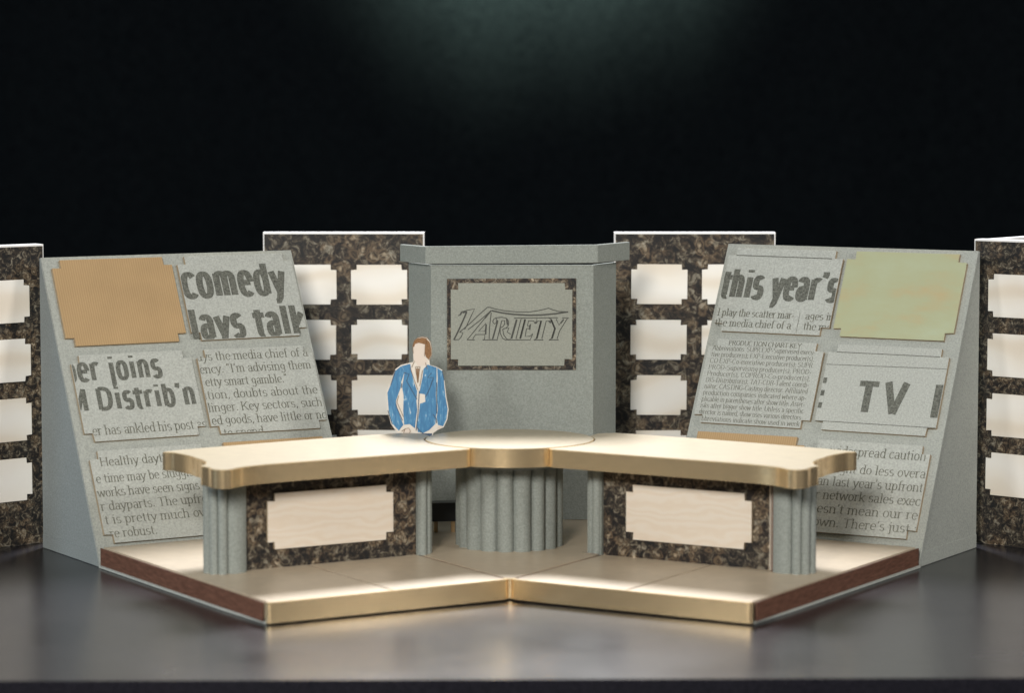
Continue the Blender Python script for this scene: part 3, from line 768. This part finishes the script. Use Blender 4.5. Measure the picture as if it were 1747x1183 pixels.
    for pts in ([(295, 466), (255, 560), (205, 670), (152, 776)], [(240, 466), (222, 498)], [(300, 462), (250, 470)],
                [(575, 448), (700, 475), (820, 490), (1000, 500), (1150, 496), (1300, 482), (1435, 462)], [(570, 448), (535, 490), (500, 535)],
                [(645, 560), (588, 765)], [(745, 540), (755, 610)], [(515, 600), (508, 716)],
                [(860, 548), (800, 762)], [(955, 545), (900, 762)], [(1135, 560), (1085, 762)], [(1245, 548), (1290, 650), (1255, 762)],
                [(1065, 575), (1080, 590)], [(1005, 610), (1005, 655)], [(1225, 560), (1236, 585)], [(1350, 590), (1385, 548)]):
        ln(pts, 0.00052)
    ink.done('logo_lettering', M['logoink'], pq)
build_wall()

# ------------------------------------------------------------------ cut-out man in a blue blazer
def build_man():
    root = empty('paper_figure', (-0.0612, 1.934, TT), R(4), 'cut-out cardboard man with brown hair and blue blazer behind the left desk', 'paper figure')
    # sketch grid 872 x 1183 at 6.23 per photo pixel; feet line at v = 1118
    s = 1.934 / 5000 / 6.228; ZB = 0.0800 - TT
    X = lambda u: (u - 435) * s
    Z = lambda v_: ZB + (1120 - v_) * s
    P = lambda pts: [(X(u), Z(v_)) for u, v_ in pts]
    out = [(235, 1120), (150, 1005), (118, 860), (102, 665), (150, 560), (200, 420), (260, 375), (385, 345), (395, 330), (390, 250), (385, 170), (400, 115), (440, 80), (490, 70), (540, 80), (575, 125), (590, 200),
           (592, 270), (565, 330), (570, 375), (640, 395), (700, 430), (722, 520), (745, 720), (768, 850), (755, 960), (715, 1045), (650, 1075), (600, 1110), (585, 1400), (570, 1800), (560, 2080), (590, 2200), (470, 2200), (455, 1800), (430, 1450), (405, 1800), (400, 2200), (285, 2200), (310, 2080), (300, 1800), (270, 1300), (262, 1120)]
    low = (1120 + ZB / s)
    out = [(u, v_ if v_ < 1120 else 1120 + (v_ - 1120) * (low - 1120) / 1080.0) for u, v_ in out]
    bm = bmesh.new(); plate(bm, P(out), -0.0005, 0.0005, 0)
    fig = link('figure_card', bm, M['paper'], root)
    kk = (low - 1120) / 1080.0
    tro = [(268, 1110), (590, 1110), (578, 1400), (562, 1800), (552, 2080), (470, 2080), (458, 1800), (430, 1430), (402, 1800), (395, 2080), (318, 2080), (306, 1800), (276, 1300)]
    def layer(name, polys, material, y=0.00062, par=None):
        ink = Ink(None, -y)
        for p in polys:
            vs = [ink.bm.verts.new((x, -y, z)) for x, z in P(p)]
            f = ink.bm.faces.new(vs)
            if f.normal.y > 0 or f.calc_area() < 0: f.normal_flip()
        bmesh.ops.recalc_face_normals(ink.bm, faces=ink.bm.faces[:])
        bmesh.ops.triangulate(ink.bm, faces=ink.bm.faces[:])
        return ink.done(name, material, root if par is None else par)
    face = layer('face', [[(398, 330), (393, 200), (410, 150), (450, 140), (512, 150), (515, 290), (545, 330), (520, 380), (440, 385), (420, 345)]], M['skin'])
    layer('hair', [[(390, 175), (402, 118), (440, 88), (490, 80), (535, 90), (535, 150), (508, 152), (450, 135), (410, 150), (398, 185)],
                   [(530, 95), (566, 130), (583, 200), (583, 265), (556, 318), (528, 290), (515, 250), (518, 170)]], M['hair'], 0.00075)
    layer('trousers', [[(u, v_ if v_ < 1120 else 1120 + (v_ - 1120) * kk) for u, v_ in tro]], M['line'], 0.00058)
    jk = layer('jacket', [
        # left sleeve
        [(205, 432), (262, 385), (300, 440), (262, 560), (255, 620), (205, 760), (212, 820), (262, 960), (285, 1015), (235, 1080), (165, 1000), (128, 860), (114, 670), (160, 560)],
        # left front
        [(265, 385), (360, 360), (372, 440), (400, 560), (432, 655), (424, 760), (432, 860), (415, 980), (408, 1055), (352, 1010), (292, 1015), (283, 870), (287, 700), (272, 610), (300, 440)],
        # right front
        [(500, 420), (545, 370), (640, 402), (640, 520), (632, 700), (640, 860), (625, 1010), (560, 1075), (500, 1105), (440, 1095), (428, 1030), (450, 900), (462, 790), (520, 770), (515, 690), (455, 680), (470, 600), (492, 500)],
        # right sleeve
        [(646, 405), (698, 440), (716, 530), (735, 720), (757, 850), (745, 955), (708, 1035), (655, 1020), (640, 940), (652, 860), (645, 700), (652, 520)]], M['blue'])
    ink = Ink(None, -0.0008)
    for p in ([(290, 455), (345, 470), (320, 545)], [(320, 545), (400, 690), (430, 740)], [(585, 460), (545, 510), (610, 510)], [(605, 520), (560, 640), (520, 720)],
              [(268, 570), (262, 620)], [(640, 560), (642, 760), (640, 900)], [(455, 650), (440, 900), (420, 1080)], [(205, 790), (215, 830), (275, 970)],
              [(600, 905), (635, 950), (640, 1000)], [(430, 1045), (470, 1095), (495, 1108)], [(700, 440), (722, 540)], [(200, 430), (150, 590)], [(120, 860), (165, 1010)]):
        ink.stroke(P(p), 0.00024, 0.00024)
    ink.done('seam_lines', M['line'], jk)
    ink = Ink(None, -0.00085)
    for p in ([(392, 250), (385, 170), (402, 115), (440, 80), (490, 70), (540, 82), (575, 125), (590, 200), (588, 270), (560, 325)], [(520, 150), (512, 280)],
              [(415, 395), (418, 430), (438, 565)], [(465, 395), (455, 440), (442, 565)], [(438, 400), (438, 540)], [(415, 393), (465, 393)],
              [(360, 405), (400, 530), (440, 640)], [(490, 430), (460, 600)], [(520, 350), (545, 420)], [(405, 330), (375, 400)],
              [(265, 1085), (300, 1060), (340, 1050), (360, 1085), (340, 1115)], [(300, 1060), (285, 1110)], [(235, 700), (215, 770)], [(215, 770), (285, 930)], [(290, 1110), (370, 1105)]):
        ink.stroke(P(p), 0.00017, 0.00017)
    ink.done('pen_outline', M['brownline'], root)
    ink = Ink(None, -0.00079)
    ink.stroke(P([(428, 410), (438, 560)]), 0.0003, 0.0003); ink.stroke(P([(450, 410), (440, 560)]), 0.0003, 0.0003)
    ink.done('tie', M['hair'], root)
    layer('hand', [[(268, 1080), (300, 1058), (345, 1048), (362, 1080), (345, 1112), (290, 1112)]], M['skin'])
    layer('hand', [[(655, 1028), (700, 1040), (668, 1066), (640, 1066)]], M['skin'])
build_man()

# ------------------------------------------------------------------ small black stool behind the left desk
root = empty('model_stool', (-0.0440, 1.945, TT), R(10), 'tiny black box stool on tan legs between the left desk and the fluted column', 'stool')
bm = bmesh.new(); box(bm, -0.0095, 0.0095, -0.006, 0.006, 0.0075, 0.0200)
link('seat', bm, M['blackplastic'], root, bev=0.0006)
for sx in (-0.006, 0.0055):
    bm = bmesh.new(); box(bm, sx - 0.0012, sx + 0.0012, -0.0045, -0.0021, 0.0, 0.0074)
    link('leg', bm, M['tan'], root)
